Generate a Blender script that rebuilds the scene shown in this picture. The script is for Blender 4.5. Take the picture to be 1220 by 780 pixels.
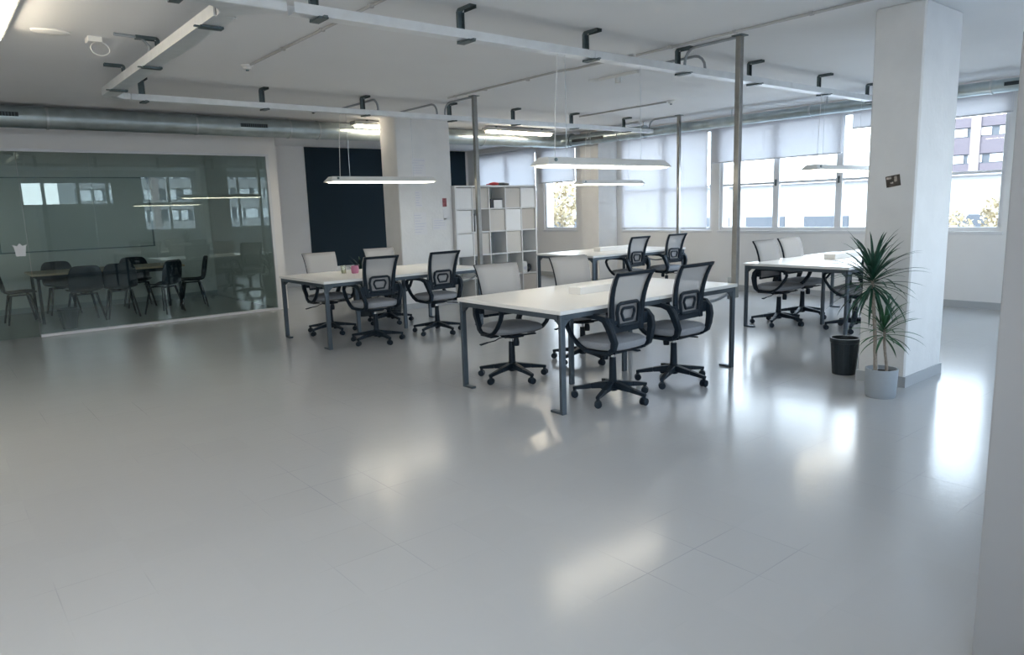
import bpy, bmesh, math, random
from mathutils import Vector, Matrix
C = bpy.context.scene
for o in list(bpy.data.objects): bpy.data.objects.remove(o)
COL = C.collection
PI = math.pi

# ------------------------------------------------------------------ camera
H = 1.48
cam_d = bpy.data.cameras.new('camera'); cam = bpy.data.objects.new('camera', cam_d); COL.objects.link(cam)
R = [[0.77055168, -0.12937714, 0.6241087], [-0.63659239, -0.10762974, 0.76365304], [-0.0316266, -0.98573698, -0.16529478]]
m = Matrix([[R[i][0], -R[i][1], -R[i][2]] for i in range(3)]).to_quaternion().to_matrix().to_4x4()
cam.matrix_world = Matrix.Translation((0, 0, H)) @ m
cam_d.sensor_width = 36; cam_d.lens = 847.83 / 1220 * 36; cam_d.clip_start = .05; cam_d.clip_end = 500
C.camera = cam
# ------------------------------------------------------------------ world, sun, exposure
w = bpy.data.worlds.new('sky'); C.world = w; w.use_nodes = True
nt = w.node_tree; nt.nodes.clear()
out = nt.nodes.new('ShaderNodeOutputWorld'); bg = nt.nodes.new('ShaderNodeBackground')
tc = nt.nodes.new('ShaderNodeTexCoord'); sp = nt.nodes.new('ShaderNodeSeparateXYZ'); cr = nt.nodes.new('ShaderNodeValToRGB')
nt.links.new(tc.outputs['Generated'], sp.inputs[0]); nt.links.new(sp.outputs['Z'], cr.inputs[0])
cr.color_ramp.elements[0].position = .0; cr.color_ramp.elements[0].color = (.90, .94, 1, 1)
cr.color_ramp.elements[1].position = .6; cr.color_ramp.elements[1].color = (.68, .81, 1, 1)
nt.links.new(cr.outputs[0], bg.inputs[0]); nt.links.new(bg.outputs[0], out.inputs[0])
bg.inputs[1].default_value = 2.75
sun_d = bpy.data.lights.new('sun', 'SUN'); sun = bpy.data.objects.new('sun', sun_d); COL.objects.link(sun)
sun_d.energy = 2.0; sun_d.angle = .01; sun_d.color = (1, .95, .88)
sun.rotation_euler = Vector((.62, -.5, -.6)).to_track_quat('-Z', 'Y').to_euler()
LAMP = 2.7      # pendant tube radiance
FLUO = 9.0      # ceiling fluorescent radiance
C.view_settings.view_transform = 'Standard'; C.view_settings.look = 'None'
C.view_settings.gamma = 1; C.view_settings.exposure = 1.78; C.view_settings.use_curve_mapping = False
C.cycles.use_denoising = True
C.cycles.max_bounces = 12; C.cycles.diffuse_bounces = 7; C.cycles.glossy_bounces = 6
C.cycles.transmission_bounces = 10; C.cycles.transparent_max_bounces = 24
C.cycles.caustics_reflective = False; C.cycles.caustics_refractive = False
C.cycles.sample_clamp_indirect = 6

# ------------------------------------------------------------------ materials
def mat(name, col, rough=.5, metal=0, spec=.5, noise=0, nscale=8, bump=0, bscale=60, coat=0, emit=None):
    M = bpy.data.materials.new(name); M.use_nodes = True
    n = M.node_tree; b = n.nodes['Principled BSDF']
    b.inputs['Base Color'].default_value = (*col, 1); b.inputs['Roughness'].default_value = rough
    b.inputs['Metallic'].default_value = metal; b.inputs['Specular IOR Level'].default_value = spec
    b.inputs['Coat Weight'].default_value = coat
    t = n.nodes.new('ShaderNodeTexCoord')
    if noise:
        x = n.nodes.new('ShaderNodeTexNoise'); x.inputs['Scale'].default_value = nscale; x.inputs['Detail'].default_value = 4
        n.links.new(t.outputs['Object'], x.inputs['Vector'])
        r = n.nodes.new('ShaderNodeValToRGB')
        r.color_ramp.elements[0].position = .3; r.color_ramp.elements[1].position = .7
        r.color_ramp.elements[0].color = (*[c * (1 - noise) for c in col], 1)
        r.color_ramp.elements[1].color = (*[min(1, c * (1 + noise)) for c in col], 1)
        n.links.new(x.outputs['Fac'], r.inputs[0]); n.links.new(r.outputs[0], b.inputs['Base Color'])
    if bump:
        x = n.nodes.new('ShaderNodeTexNoise'); x.inputs['Scale'].default_value = bscale; x.inputs['Detail'].default_value = 3
        n.links.new(t.outputs['Object'], x.inputs['Vector'])
        u = n.nodes.new('ShaderNodeBump'); u.inputs['Strength'].default_value = bump; u.inputs['Distance'].default_value = .01
        n.links.new(x.outputs['Fac'], u.inputs['Height']); n.links.new(u.outputs[0], b.inputs['Normal'])
    if emit:
        b.inputs['Emission Color'].default_value = (*emit[:3], 1); b.inputs['Emission Strength'].default_value = emit[3]
    return M
def glassy(name, tint, refl, trans_col, rough=0.0):
    """a single pane: part mirror, part tinted see-through"""
    M = bpy.data.materials.new(name); M.use_nodes = True; n = M.node_tree; n.nodes.clear()
    o = n.nodes.new('ShaderNodeOutputMaterial'); mx = n.nodes.new('ShaderNodeMixShader')
    g = n.nodes.new('ShaderNodeBsdfGlossy'); t = n.nodes.new('ShaderNodeBsdfTransparent')
    g.inputs['Color'].default_value = (*tint, 1); g.inputs['Roughness'].default_value = rough
    t.inputs['Color'].default_value = (*trans_col, 1)
    f = n.nodes.new('ShaderNodeLayerWeight'); f.inputs[0].default_value = .5
    w_ = n.nodes.new('ShaderNodeMath'); w_.operation = 'POWER'; w_.inputs[1].default_value = 5; n.links.new(f.outputs['Facing'], w_.inputs[0])
    a = n.nodes.new('ShaderNodeMath'); a.operation = 'MULTIPLY_ADD'; a.inputs[1].default_value = .9; a.inputs[2].default_value = refl; a.use_clamp = True
    n.links.new(w_.outputs[0], a.inputs[0]); n.links.new(a.outputs[0], mx.inputs[0])
    n.links.new(t.outputs[0], mx.inputs[1]); n.links.new(g.outputs[0], mx.inputs[2]); n.links.new(mx.outputs[0], o.inputs[0])
    return M
def sheer(name, col, transp, transl=0):
    M = bpy.data.materials.new(name); M.use_nodes = True; n = M.node_tree; n.nodes.clear()
    o = n.nodes.new('ShaderNodeOutputMaterial'); d = n.nodes.new('ShaderNodeBsdfDiffuse'); d.inputs[0].default_value = (*col, 1)
    cur = d.outputs[0]
    if transl:
        l = n.nodes.new('ShaderNodeBsdfTranslucent'); l.inputs[0].default_value = (*col, 1)
        x = n.nodes.new('ShaderNodeMixShader'); x.inputs[0].default_value = transl
        n.links.new(cur, x.inputs[1]); n.links.new(l.outputs[0], x.inputs[2]); cur = x.outputs[0]
    if transp:
        t = n.nodes.new('ShaderNodeBsdfTransparent'); x = n.nodes.new('ShaderNodeMixShader'); x.inputs[0].default_value = transp
        n.links.new(cur, x.inputs[1]); n.links.new(t.outputs[0], x.inputs[2]); cur = x.outputs[0]
    n.links.new(cur, o.inputs[0]); return M

WALL = mat('white_wall_paint', (.77, .765, .76), .85, noise=.02, nscale=2, bump=.06, bscale=14)
CONC = mat('painted_concrete', (.74, .74, .735), .8, noise=.03, nscale=5, bump=.35, bscale=22)
CEIL = mat('ceiling_paint', (.82, .825, .83), .9, noise=.015, nscale=1.2)
SKIRT = mat('grey_skirting_paint', (.42, .44, .46), .5)
BOARD = mat('dark_blue_board_paint', (.008, .024, .038), .6, spec=.25)
WHITE = mat('white_lacquer', (.76, .76, .76), .35)
WHITE2 = mat('white_laminate', (.77, .765, .75), .3, noise=.012, nscale=3)
BEIGE = mat('beige_board', (.50, .46, .42), .6, noise=.02)
BEIGE2 = mat('light_beige_board', (.60, .57, .53), .6, noise=.02)
SHELF_IN = mat('shelf_white', (.70, .70, .70), .5)
STEEL = mat('blue_grey_steel', (.095, .12, .145), .38, metal=.65, noise=.05, nscale=6)
POLE = mat('brushed_pole_steel', (.30, .30, .29), .35, metal=.8, noise=.08, nscale=20)
GALV = mat('galvanised_steel', (.58, .62, .64), .34, metal=.85, noise=.10, nscale=12)
GALVD = mat('duct_steel', (.46, .53, .55), .30, metal=.85, noise=.12, nscale=7)
TRAYM = mat('tray_zinc', (.84, .86, .87), .34, metal=.5, noise=.05, nscale=9)
DARKST = mat('dark_bracket_steel', (.13, .17, .18), .4, metal=.7, noise=.1, nscale=30)
BLACKP = mat('black_plastic', (.009, .017, .027), .45, spec=.22, bump=.05, bscale=200)
BLACKP2 = mat('black_shell_plastic', (.003, .010, .020), .5, spec=.15)
SEATF = mat('grey_seat_fabric', (.27, .285, .31), .9, noise=.10, nscale=160, bump=.2, bscale=260)
CHROME = mat('chrome', (.7, .7, .72), .12, metal=1)
ALU = mat('window_aluminium', (.80, .81, .83), .45)
ALUW = mat('white_aluminium', (.70, .71, .73), .4, metal=.1)
MESHF = sheer('chair_mesh_fabric', (.45, .45, .46), .38)
BLIND = sheer('roller_blind_fabric', (.78, .78, .80), .06, .48)
BLINDBAR = mat('blind_bar', (.62, .63, .66), .4)
GLASS = glassy('partition_glass', (.92, .98, .96), .06, (.84, .90, .88))
WGLASS = glassy('window_glass', (1, 1, 1), .03, (.93, .97, .98))
CUPG = glassy('drinking_glass', (1, 1, 1), .10, (.86, .88, .84))
PINK = mat('pink_cup', (.40, .14, .24), .35)
OAK = mat('oak_table_top', (.50, .36, .24), .45, noise=.12, nscale=9)
PLASTW = mat('white_plastic', (.78, .78, .76), .4)
POT = mat('grey_pot', (.36, .40, .44), .6, noise=.04)
SOIL = mat('dark_soil', (.02, .017, .014), .95, bump=.6)
BARK = mat('cane_bark', (.30, .26, .22), .8, noise=.25, nscale=60, bump=.5, bscale=120)
LEAF = mat('dracaena_leaf', (.012, .06, .035), .42, noise=.35, nscale=14)
LEAF2 = mat('young_dracaena_leaf', (.03, .11, .05), .42, noise=.3, nscale=14)
BINM = mat('black_bin_plastic', (.012, .022, .03), .4)
RED = mat('red_fabric', (.45, .02, .03), .6)
PAPER = mat('white_paper', (.74, .74, .76), .8)
INK = mat('pale_blue_ink', (.60, .61, .70), .8)
LAMPM = mat('lamp_white_enamel', (.78, .78, .76), .4)
TUBE = mat('warm_lit_tube', (1, .95, .8), .5, emit=(1, .93, .78, LAMP))
FTUBE = mat('warm_fluorescent_diffuser', (1, .9, .7), .5, emit=(1, .87, .67, FLUO))
VENT = mat('dark_grille', (.012, .02, .025), .5)
WBOARD = mat('whiteboard_enamel', (.62, .64, .63), .25)
HOSE = mat('grey_conduit_hose', (.34, .37, .40), .5)
CONDW = mat('ceiling_conduit', (.50, .50, .50), .6)

# floor: painted tiles, faint joints, glossy coat
FLOOR = bpy.data.materials.new('painted_tile_floor'); FLOOR.use_nodes = True
n = FLOOR.node_tree; b = n.nodes['Principled BSDF']; L = n.links.new
t = n.nodes.new('ShaderNodeTexCoord'); mp = n.nodes.new('ShaderNodeMapping'); L(t.outputs['Object'], mp.inputs[0])
mp.inputs['Location'].default_value = (-3.96, -1.44, 0)
br = n.nodes.new('ShaderNodeTexBrick'); L(mp.outputs[0], br.inputs[0])
br.offset = 0; br.squash = 1
for k, v in (('Scale', 1), ('Mortar Size', .0022), ('Mortar Smooth', .3), ('Brick Width', .31), ('Row Height', .31), ('Bias', 0)): br.inputs[k].default_value = v
br.inputs['Color1'].default_value = (.435, .445, .455, 1); br.inputs['Color2'].default_value = (.445, .455, .465, 1); br.inputs['Mortar'].default_value = (.44, .45, .46, 1)
# joints only show in patches where the paint has sunk
ns = n.nodes.new('ShaderNodeTexNoise'); ns.inputs['Scale'].default_value = .9; ns.inputs['Detail'].default_value = 3; L(t.outputs['Object'], ns.inputs['Vector'])
rp = n.nodes.new('ShaderNodeValToRGB'); rp.color_ramp.elements[0].position = .52; rp.color_ramp.elements[1].position = .66; L(ns.outputs[0], rp.inputs[0])
mm = n.nodes.new('ShaderNodeMath'); mm.operation = 'MULTIPLY'; L(br.outputs['Fac'], mm.inputs[0]); L(rp.outputs[0], mm.inputs[1])
n2 = n.nodes.new('ShaderNodeTexNoise'); n2.inputs['Scale'].default_value = 26; n2.inputs['Detail'].default_value = 4; L(t.outputs['Object'], n2.inputs['Vector'])
n3 = n.nodes.new('ShaderNodeTexNoise'); n3.inputs['Scale'].default_value = 1.3; n3.inputs['Detail'].default_value = 2; L(t.outputs['Object'], n3.inputs['Vector'])
mj = n.nodes.new('ShaderNodeMixRGB'); mj.inputs[2].default_value = (.20, .22, .25, 1)
sc = n.nodes.new('ShaderNodeMath'); sc.operation = 'MULTIPLY'; sc.inputs[1].default_value = .38; L(mm.outputs[0], sc.inputs[0])
L(sc.outputs[0], mj.inputs[0]); L(br.outputs['Color'], mj.inputs[1]); L(mj.outputs[0], b.inputs['Base Color'])
a1 = n.nodes.new('ShaderNodeMath'); a1.operation = 'MULTIPLY_ADD'; a1.inputs[1].default_value = -.8; L(mm.outputs[0], a1.inputs[0]); 
a2 = n.nodes.new('ShaderNodeMath'); a2.operation = 'MULTIPLY'; a2.inputs[1].default_value = .22; L(n2.outputs[0], a2.inputs[0]); L(a2.outputs[0], a1.inputs[2])
a3 = n.nodes.new('ShaderNodeMath'); a3.operation = 'ADD'; L(a1.outputs[0], a3.inputs[0]); L(n3.outputs[0], a3.inputs[1])
bu = n.nodes.new('ShaderNodeBump'); bu.inputs['Strength'].default_value = .35; bu.inputs['Distance'].default_value = .006; L(a3.outputs[0], bu.inputs['Height']); L(bu.outputs[0], b.inputs['Normal'])
b.inputs['Roughness'].default_value = .175; b.inputs['Specular IOR Level'].default_value = .42
b.inputs['Coat Weight'].default_value = .0

# ------------------------------------------------------------------ mesh helpers
class MB:
    def __init__(s): s.v = []; s.f = []; s.sm = []
    def add(s, vs, fs, smooth=False):
        k = len(s.v); s.v += [tuple(v) for v in vs]; s.f += [tuple(i + k for i in f) for f in fs]; s.sm += [smooth] * len(fs); return s
    def box(s, x0, x1, y0, y1, z0, z1):
        v = [(x0, y0, z0), (x1, y0, z0), (x1, y1, z0), (x0, y1, z0), (x0, y0, z1), (x1, y0, z1), (x1, y1, z1), (x0, y1, z1)]
        return s.add(v, [(0, 3, 2, 1), (4, 5, 6, 7), (0, 1, 5, 4), (1, 2, 6, 5), (2, 3, 7, 6), (3, 0, 4, 7)])
    def cbox(s, c, d, rot=None):
        M = rot or Matrix.Identity(3); c = Vector(c); v = []
        for z in (-1, 1):
            for x, y in ((-1, -1), (1, -1), (1, 1), (-1, 1)): v.append(c + M @ Vector((x * d[0] / 2, y * d[1] / 2, z * d[2] / 2)))
        return s.add(v, [(0, 3, 2, 1), (4, 5, 6, 7), (0, 1, 5, 4), (1, 2, 6, 5), (2, 3, 7, 6), (3, 0, 4, 7)])
    def bar(s, a, b, w, h, w2=None, h2=None, up=(0, 0, 1)):
        """tapered bar from a to b, w across, h along up"""
        a = Vector(a); b = Vector(b); d = (b - a).normalized(); u = Vector(up); r = d.cross(u)
        if r.length < 1e-4: r = d.cross(Vector((1, 0, 0)))
        r.normalize(); u = r.cross(d); w2 = w if w2 is None else w2; h2 = h if h2 is None else h2; v = []
        for p, ww, hh in ((a, w, h), (b, w2, h2)):
            for i, j in ((-1, -1), (1, -1), (1, 1), (-1, 1)): v.append(p + r * i * ww / 2 + u * j * hh / 2)
        return s.add(v, [(0, 3, 2, 1), (4, 5, 6, 7), (0, 1, 5, 4), (1, 2, 6, 5), (2, 3, 7, 6), (3, 0, 4, 7)])
    def tube(s, pts, r, n=10, cap=True, sx=1.0):
        P = [Vector(p) for p in pts]; rs = r if isinstance(r, (list, tuple)) else [r] * len(P); v = []; ref = None
        for i, p in enumerate(P):
            d = (P[min(i + 1, len(P) - 1)] - P[max(i - 1, 0)]).normalized()
            if ref is None: ref = d.cross(Vector((0, 0, 1)) if abs(d.z) < .9 else Vector((1, 0, 0))).normalized()
            ref = (ref - d * ref.dot(d)).normalized(); q = d.cross(ref)
            for k in range(n): a = 2 * PI * k / n; v.append(p + ref * math.cos(a) * rs[i] * sx + q * math.sin(a) * rs[i])
        f = []
        for i in range(len(P) - 1):
            for k in range(n): f.append((i * n + k, i * n + (k + 1) % n, (i + 1) * n + (k + 1) % n, (i + 1) * n + k))
        s.add(v, f, True)
        if cap:
            k0 = len(s.v) - len(v); s.f.append(tuple(k0 + i for i in reversed(range(n)))); s.sm.append(False)
            s.f.append(tuple(k0 + (len(P) - 1) * n + i for i in range(n))); s.sm.append(False)
        return s
    def lathe(s, prof, c=(0, 0, 0), n=24, axis='z', sq=None):
        v = []
        for r, z in prof:
            for k in range(n):
                a = 2 * PI * k / n; x, y = r * math.cos(a), r * math.sin(a)
                if sq:   # squircle
                    e = 2 / sq[2]; x = sq[0] * r * math.copysign(abs(math.cos(a)) ** e, math.cos(a)); y = sq[1] * r * math.copysign(abs(math.sin(a)) ** e, math.sin(a))
                p = (x, y, z) if axis == 'z' else ((z, x, y) if axis == 'x' else (x, z, y))
                v.append((p[0] + c[0], p[1] + c[1], p[2] + c[2]))
        f = []
        for i in range(len(prof) - 1):
            for k in range(n):
                q = (i * n + k, i * n + (k + 1) % n, (i + 1) * n + (k + 1) % n, (i + 1) * n + k); f.append(q if axis != 'y' else q[::-1])
        s.add(v, f, True); k0 = len(s.v) - len(v)
        if prof[0][0] > 1e-5: s.f.append(tuple(k0 + i for i in reversed(range(n)))); s.sm.append(False)
        if prof[-1][0] > 1e-5: s.f.append(tuple(k0 + (len(prof) - 1) * n + i for i in range(n))); s.sm.append(False)
        return s
    def prism(s, poly, axis, a, b):
        """poly: 2D points in the plane across axis; extruded from a to b"""
        def P(p, t): return (t, p[0], p[1]) if axis == 'x' else ((p[0], t, p[1]) if axis == 'y' else (p[0], p[1], t))
        n = len(poly); v = [P(p, a) for p in poly] + [P(p, b) for p in poly]
        f = [tuple(reversed(range(n))), tuple(range(n, 2 * n))] + [(i, (i + 1) % n, n + (i + 1) % n, n + i) for i in range(n)]
        return s.add(v, f)
    def ribbon(s, path, th, x0, x1, smooth=True):
        """closed or open strip: path of (y, z), thickness list, extruded in x"""
        n = len(path); th = th if isinstance(th, list) else [th] * n; A = []; B = []
        for i, p in enumerate(path):
            p0 = path[max(i - 1, 0)]; p1 = path[min(i + 1, n - 1)]
            if path[0] == path[-1] and i in (0, n - 1): p0 = path[n - 2]; p1 = path[1]
            dy, dz = p1[0] - p0[0], p1[1] - p0[1]; l = math.hypot(dy, dz) or 1; ny, nz = -dz / l, dy / l
            A.append((p[0] + ny * th[i] / 2, p[1] + nz * th[i] / 2)); B.append((p[0] - ny * th[i] / 2, p[1] - nz * th[i] / 2))
        v = []
        for i in range(n):
            v += [(x0, *A[i]), (x1, *A[i]), (x1, *B[i]), (x0, *B[i])]
        f = []
        for i in range(n - 1):
            for k in range(4): f.append((4 * i + k, 4 * i + (k + 1) % 4, 4 * i + 4 + (k + 1) % 4, 4 * i + 4 + k))
        f += [(0, 3, 2, 1), (4 * n - 4, 4 * n - 3, 4 * n - 2, 4 * n - 1)]
        return s.add(v, f, smooth)
    def build(s, name, material, parent=None, bevel=0, seg=2, sub=0, loc=None):
        me = bpy.data.meshes.new(name); me.from_pydata(s.v, [], s.f); me.polygons.foreach_set('use_smooth', s.sm)
        bm = bmesh.new(); bm.from_mesh(me); bmesh.ops.recalc_face_normals(bm, faces=bm.faces); bm.to_mesh(me); bm.free()
        me.set_sharp_from_angle(angle=math.radians(38)) if any(s.sm) else None
        for x in (material if isinstance(material, (list, tuple)) else [material]): me.materials.append(x)
        o = bpy.data.objects.new(name, me); COL.objects.link(o)
        if parent: o.parent = parent
        if loc: o.location = loc
        if bevel:
            b_ = o.modifiers.new('bevel', 'BEVEL'); b_.width = bevel; b_.segments = seg; b_.limit_method = 'ANGLE'; b_.angle_limit = math.radians(40)
        if sub:
            q = o.modifiers.new('sub', 'SUBSURF'); q.levels = sub; q.render_levels = sub
        return o
def empty(name, loc=(0, 0, 0), rz=0):
    o = bpy.data.objects.new(name, None); COL.objects.link(o); o.location = loc; o.rotation_euler = (0, 0, rz); o.empty_display_size = .1; return o
def tag(o, label=None, cat=None, group=None, kind=None):
    if label: o['label'] = label
    if cat: o['category'] = cat
    if group: o['group'] = group
    if kind: o['kind'] = kind
    return o
def struct(o, label=None):
    o['kind'] = 'structure'
    if label: o['label'] = label
    return o
def copy_tree(o, parent=None):
    c = o.copy(); COL.objects.link(c); c.parent = parent
    for ch in list(o.children): copy_tree(ch, c)
    return c

# ------------------------------------------------------------------ dimensions
CZ = 2.87; XW = 10.5; YB = 14.35; YR = -.6; XL = -3.2; YP = 11.1

# ================================================================== room shell
struct(MB().box(XL - .2, XW + .3, YR - .3, YB + .3, -.12, 0).build('floor', FLOOR), 'glossy pale grey painted tile floor')
struct(MB().box(XL - .2, XW + .3, YR - .3, YB + .3, CZ, CZ + .2).build('ceiling', CEIL), 'white painted concrete ceiling')
def wall_with_openings(name, axis, t0, t1, a0, a1, ops, material, label):
    mb = MB(); ops = sorted(ops); cur = a0
    def bx(p, q, z0, z1):
        if q - p > 1e-4 and z1 - z0 > 1e-4: mb.box(*((t0, t1, p, q) if axis == 'y' else (p, q, t0, t1)), z0, z1)
    for p, q, z0, z1 in ops:
        bx(cur, p, 0, CZ); bx(p, q, 0, z0); bx(p, q, z1, CZ); cur = q
    bx(cur, a1, 0, CZ)
    return struct(mb.build(name, material), label)
WOP = [(11.85, 13.9, 1.0, 2.70), (10.62, 11.62, 1.0, 2.70), (7.36, 9.36, 1.0, 2.70), (3.06, 7.2, 1.0, 2.70)]
wall_with_openings('wall_right', 'y', XW, XW + .28, YR - .28, YB + .28, WOP, WALL, 'white wall under the long row of windows')
ROP = [(-2.9, .9, .8, 2.7), (2.16, 4.36, 1.92, 2.58), (5.05, 6.5, 1.14, 2.74), (7.12, 9.6, 1.14, 2.74)]  # first opening is an added, unseen window that brightens the foreground
wall_with_openings('wall_near', 'x', YR - .28, YR, XL, XW, ROP, WALL, 'white wall behind the camera with windows')
struct(MB().box(XL - .2, XL, YR - .28, YB + .28, 0, CZ).build('wall_left', WALL), 'white side wall left of the picture')
struct(MB().box(XL, XW, YB, YB + .25, 0, CZ).build('wall_back', WALL), 'white back wall behind desks and meeting room')
# glazed meeting room front
PF = YP + .12
mb = MB(); mb.box(XL, 4.43, YP, PF, 2.42, CZ); mb.box(4.30, 4.43, YP, PF, 0, 2.42); mb.box(XL, -2.0, YP, PF, 0, 2.42)
struct(mb.build('wall_meeting_room_front', WALL), 'white wall framing the glass meeting room')
struct(MB().box(4.33, 4.43, PF, YB, 0, CZ).build('wall_meeting_room_side', WALL), 'side wall of the meeting room')
g = empty('window_meeting_room', (0, YP, 0)); struct(g, 'large dark glass wall of the meeting room')
mb = MB(); mb.box(-2, 4.30, -.03, .05, 2.385, 2.42); mb.box(4.255, 4.30, -.03, .05, 0, 2.385)
mb.build('window_frame', ALUW, g)
MB().box(1.06, 4.255, -.02, .05, 0, .035).build('bottom_rail', ALUW, g, bevel=.004)
for x0, x1 in ((-2, .10), (.11, 1.05), (1.06, 1.857), (1.861, 2.597), (2.601, 4.255)):
    MB().box(x0, x1, .005, .017, .012 if x0 < 1 else .035, 2.385).build('pane', GLASS, g)
# columns
def column(x0, x1, y0, y1, label):
    o = struct(MB().box(x0, x1, y0, y1, 0, CZ).build('column', CONC, bevel=.012, seg=1), label)
    return struct(MB().box(x0 - .012, x1 + .012, y0 - .012, y1 + .012, 0, .085).build('baseboard_column', SKIRT), 'grey skirting around a column')
column(5.775, 6.47, 2.25, 2.61, 'near white column beside the potted plant')
column(5.56, 6.52, 9.36, 9.82, 'white column between desks and blackboard')
column(9.98, XW, 9.5, 9.98, 'white column against the window wall')
# skirtings
struct(MB().box(XW - .015, XW, YR, YB, 0, .09).build('baseboard_right', SKIRT)); struct(MB().box(4.43, XW, YB - .015, YB, 0, .09).build('baseboard_back', SKIRT))
struct(MB().box(XL, 4.33, YB - .015, YB, 0, .09).build('baseboard_meeting_room', SKIRT)); struct(MB().box(XL, XW, YR, YR + .015, 0, .09).build('baseboard_near', SKIRT))
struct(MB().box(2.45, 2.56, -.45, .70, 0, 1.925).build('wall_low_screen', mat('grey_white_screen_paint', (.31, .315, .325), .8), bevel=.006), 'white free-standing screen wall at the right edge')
# blackboard paint field
tag(MB().box(6.33, 10.42, YB - .016, YB - .004, .36, CZ - .01).build('blackboard', BOARD), 'large dark blue wall board behind the column and shelf', 'board')

# windows
def window(name, x, y0, y1, z0, z1, muls, hz, label):
    e = empty(name, (x, 0, 0)); struct(e, label); f = MB(); t = .05
    f.box(0, .06, y0, y1, z0, z0 + .05); f.box(0, .06, y0, y1, z1 - .05, z1)
    f.box(0, .06, y0, y0 + t, z0 + .05, z1 - .05); f.box(0, .06, y1 - t, y1, z0 + .05, z1 - .05)
    for mu in muls: f.box(.002, .058, mu - .05, mu + .05, z0 + .05, z1 - .05)
    es = [y0 + t] + [q for mu in sorted(muls) for q in (mu - .05, mu + .05)] + [y1 - t]
    if hz:
        for k in range(0, len(es), 2): f.box(.012, .05, es[k], es[k + 1], hz - .018, hz + .018)
    f.build('window_frame', ALU, e, bevel=.004, seg=1)
    for k in range(0, len(es), 2): MB().box(.028, .034, es[k], es[k + 1], z0 + .05, z1 - .05).build('pane', WGLASS, e)
    MB().box(-.045, .0, y0 - .03, y1 + .03, z0 - .045, z0 - .003).build('window_sill', ALUW, e, bevel=.006)
    mb_ = MB()
    for mu in muls: mb_.box(-.012, .0, mu - .012, mu + .012, (hz or 1.75) - .05, (hz or 1.75) + .05)
    if muls: mb_.build('window_latch', DARKST, e)
    return e
window('window_1', XW + .03, 3.06, 7.2, 1.0, 2.70, [3.92, 5.17, 6.18], 1.745, 'long aluminium window behind the near column')
window('window_2', XW + .03, 7.36, 9.36, 1.0, 2.70, [8.36], 1.745, 'window fully covered by a roller blind')
window('window_3', XW + .03, 10.62, 11.62, 1.0, 2.70, [], None, 'single window with half lowered blind by the shelf')
window('window_4', XW + .03, 11.85, 13.9, 1.0, 2.70, [12.85], None, 'far corner window covered by a blind')
def rear_window(name, x0, x1, z0, z1, muls, label):
    e = empty(name, (0, YR - .10, 0)); struct(e, label); f = MB(); t = .05
    f.box(x0, x1, 0, .06, z0, z0 + t); f.box(x0, x1, 0, .06, z1 - t, z1); f.box(x0, x0 + t, 0, .06, z0, z1); f.box(x1 - t, x1, 0, .06, z0, z1)
    for mu in muls: f.box(mu - .04, mu + .04, .002, .058, z0, z1)
    f.build('window_frame', ALU, e); MB().box(x0, x1, .028, .034, z0, z1).build('pane', WGLASS, e)
for i, (x0, x1, z0, z1) in enumerate(ROP): rear_window('window_%d' % (i + 5), x0, x1, z0, z1, [[-1.6, -.35], [2.675, 3.49, 4.20], [5.8], [7.83, 8.5]][i], 'window in the wall behind the camera, mirrored in the glass or added for light')  # the first is added for daylight, the others show mirrored in the glass
# daylight portals in the window openings (sampling hints only, they add no light)
def portal(c, sx, sy, axis):
    l = bpy.data.lights.new('daylight_portal', 'AREA'); l.shape = 'RECTANGLE'; l.size = sx; l.size_y = sy; l.cycles.is_portal = True
    o = bpy.data.objects.new('daylight_portal', l); COL.objects.link(o); o.location = c
    o.rotation_euler = Vector(axis).to_track_quat('-Z', 'Y').to_euler()
for p, q, z0, z1 in WOP: portal((XW + .30, (p + q) / 2, (z0 + z1) / 2), q - p, z1 - z0, (-1, 0, 0))
for p, q, z0, z1 in ROP: portal(((p + q) / 2, YR - .30, (z0 + z1) / 2), q - p, z1 - z0, (0, 1, 0))

# roller blinds
def blind(y0, y1, zb, label, zt=2.74, x=XW - .03):
    e = empty('roller_blind', (x, (y0 + y1) / 2, zt)); tag(e, label, 'blind', 'roller blinds on the window wall'); h = (y1 - y0) / 2
    MB().box(-.002, .002, -h, h, zb - zt, 0).build('blind_fabric', BLIND, e)
    MB().lathe([(.022, -h), (.022, h)], (.0, 0, 0), 14, 'y').build('roller_tube', BLINDBAR, e)
    MB().box(-.009, .009, -h, h, zb - zt - .02, zb - zt).build('bottom_bar', BLINDBAR, e, bevel=.003)
    MB().tube([(-.02, -h + .01, 0), (-.02, -h + .012, (zb - zt) * .5 - .3)], .0025, 6).build('pull_cord', PLASTW, e)
blind(5.12, 7.34, 2.13, 'wide roller blind lowered a third, right of the fully lowered one')
blind(3.02, 4.98, 2.46, 'short roller blind barely lowered, partly behind the near column')
blind(7.42, 9.36, 1.04, 'roller blind lowered to the sill behind the back desk')
blind(10.62, 11.74, 2.0, 'narrow roller blind halfway down over the single window')
blind(11.86, 13.9, 1.3, 'roller blind over the far corner window above the shelf')

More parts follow.
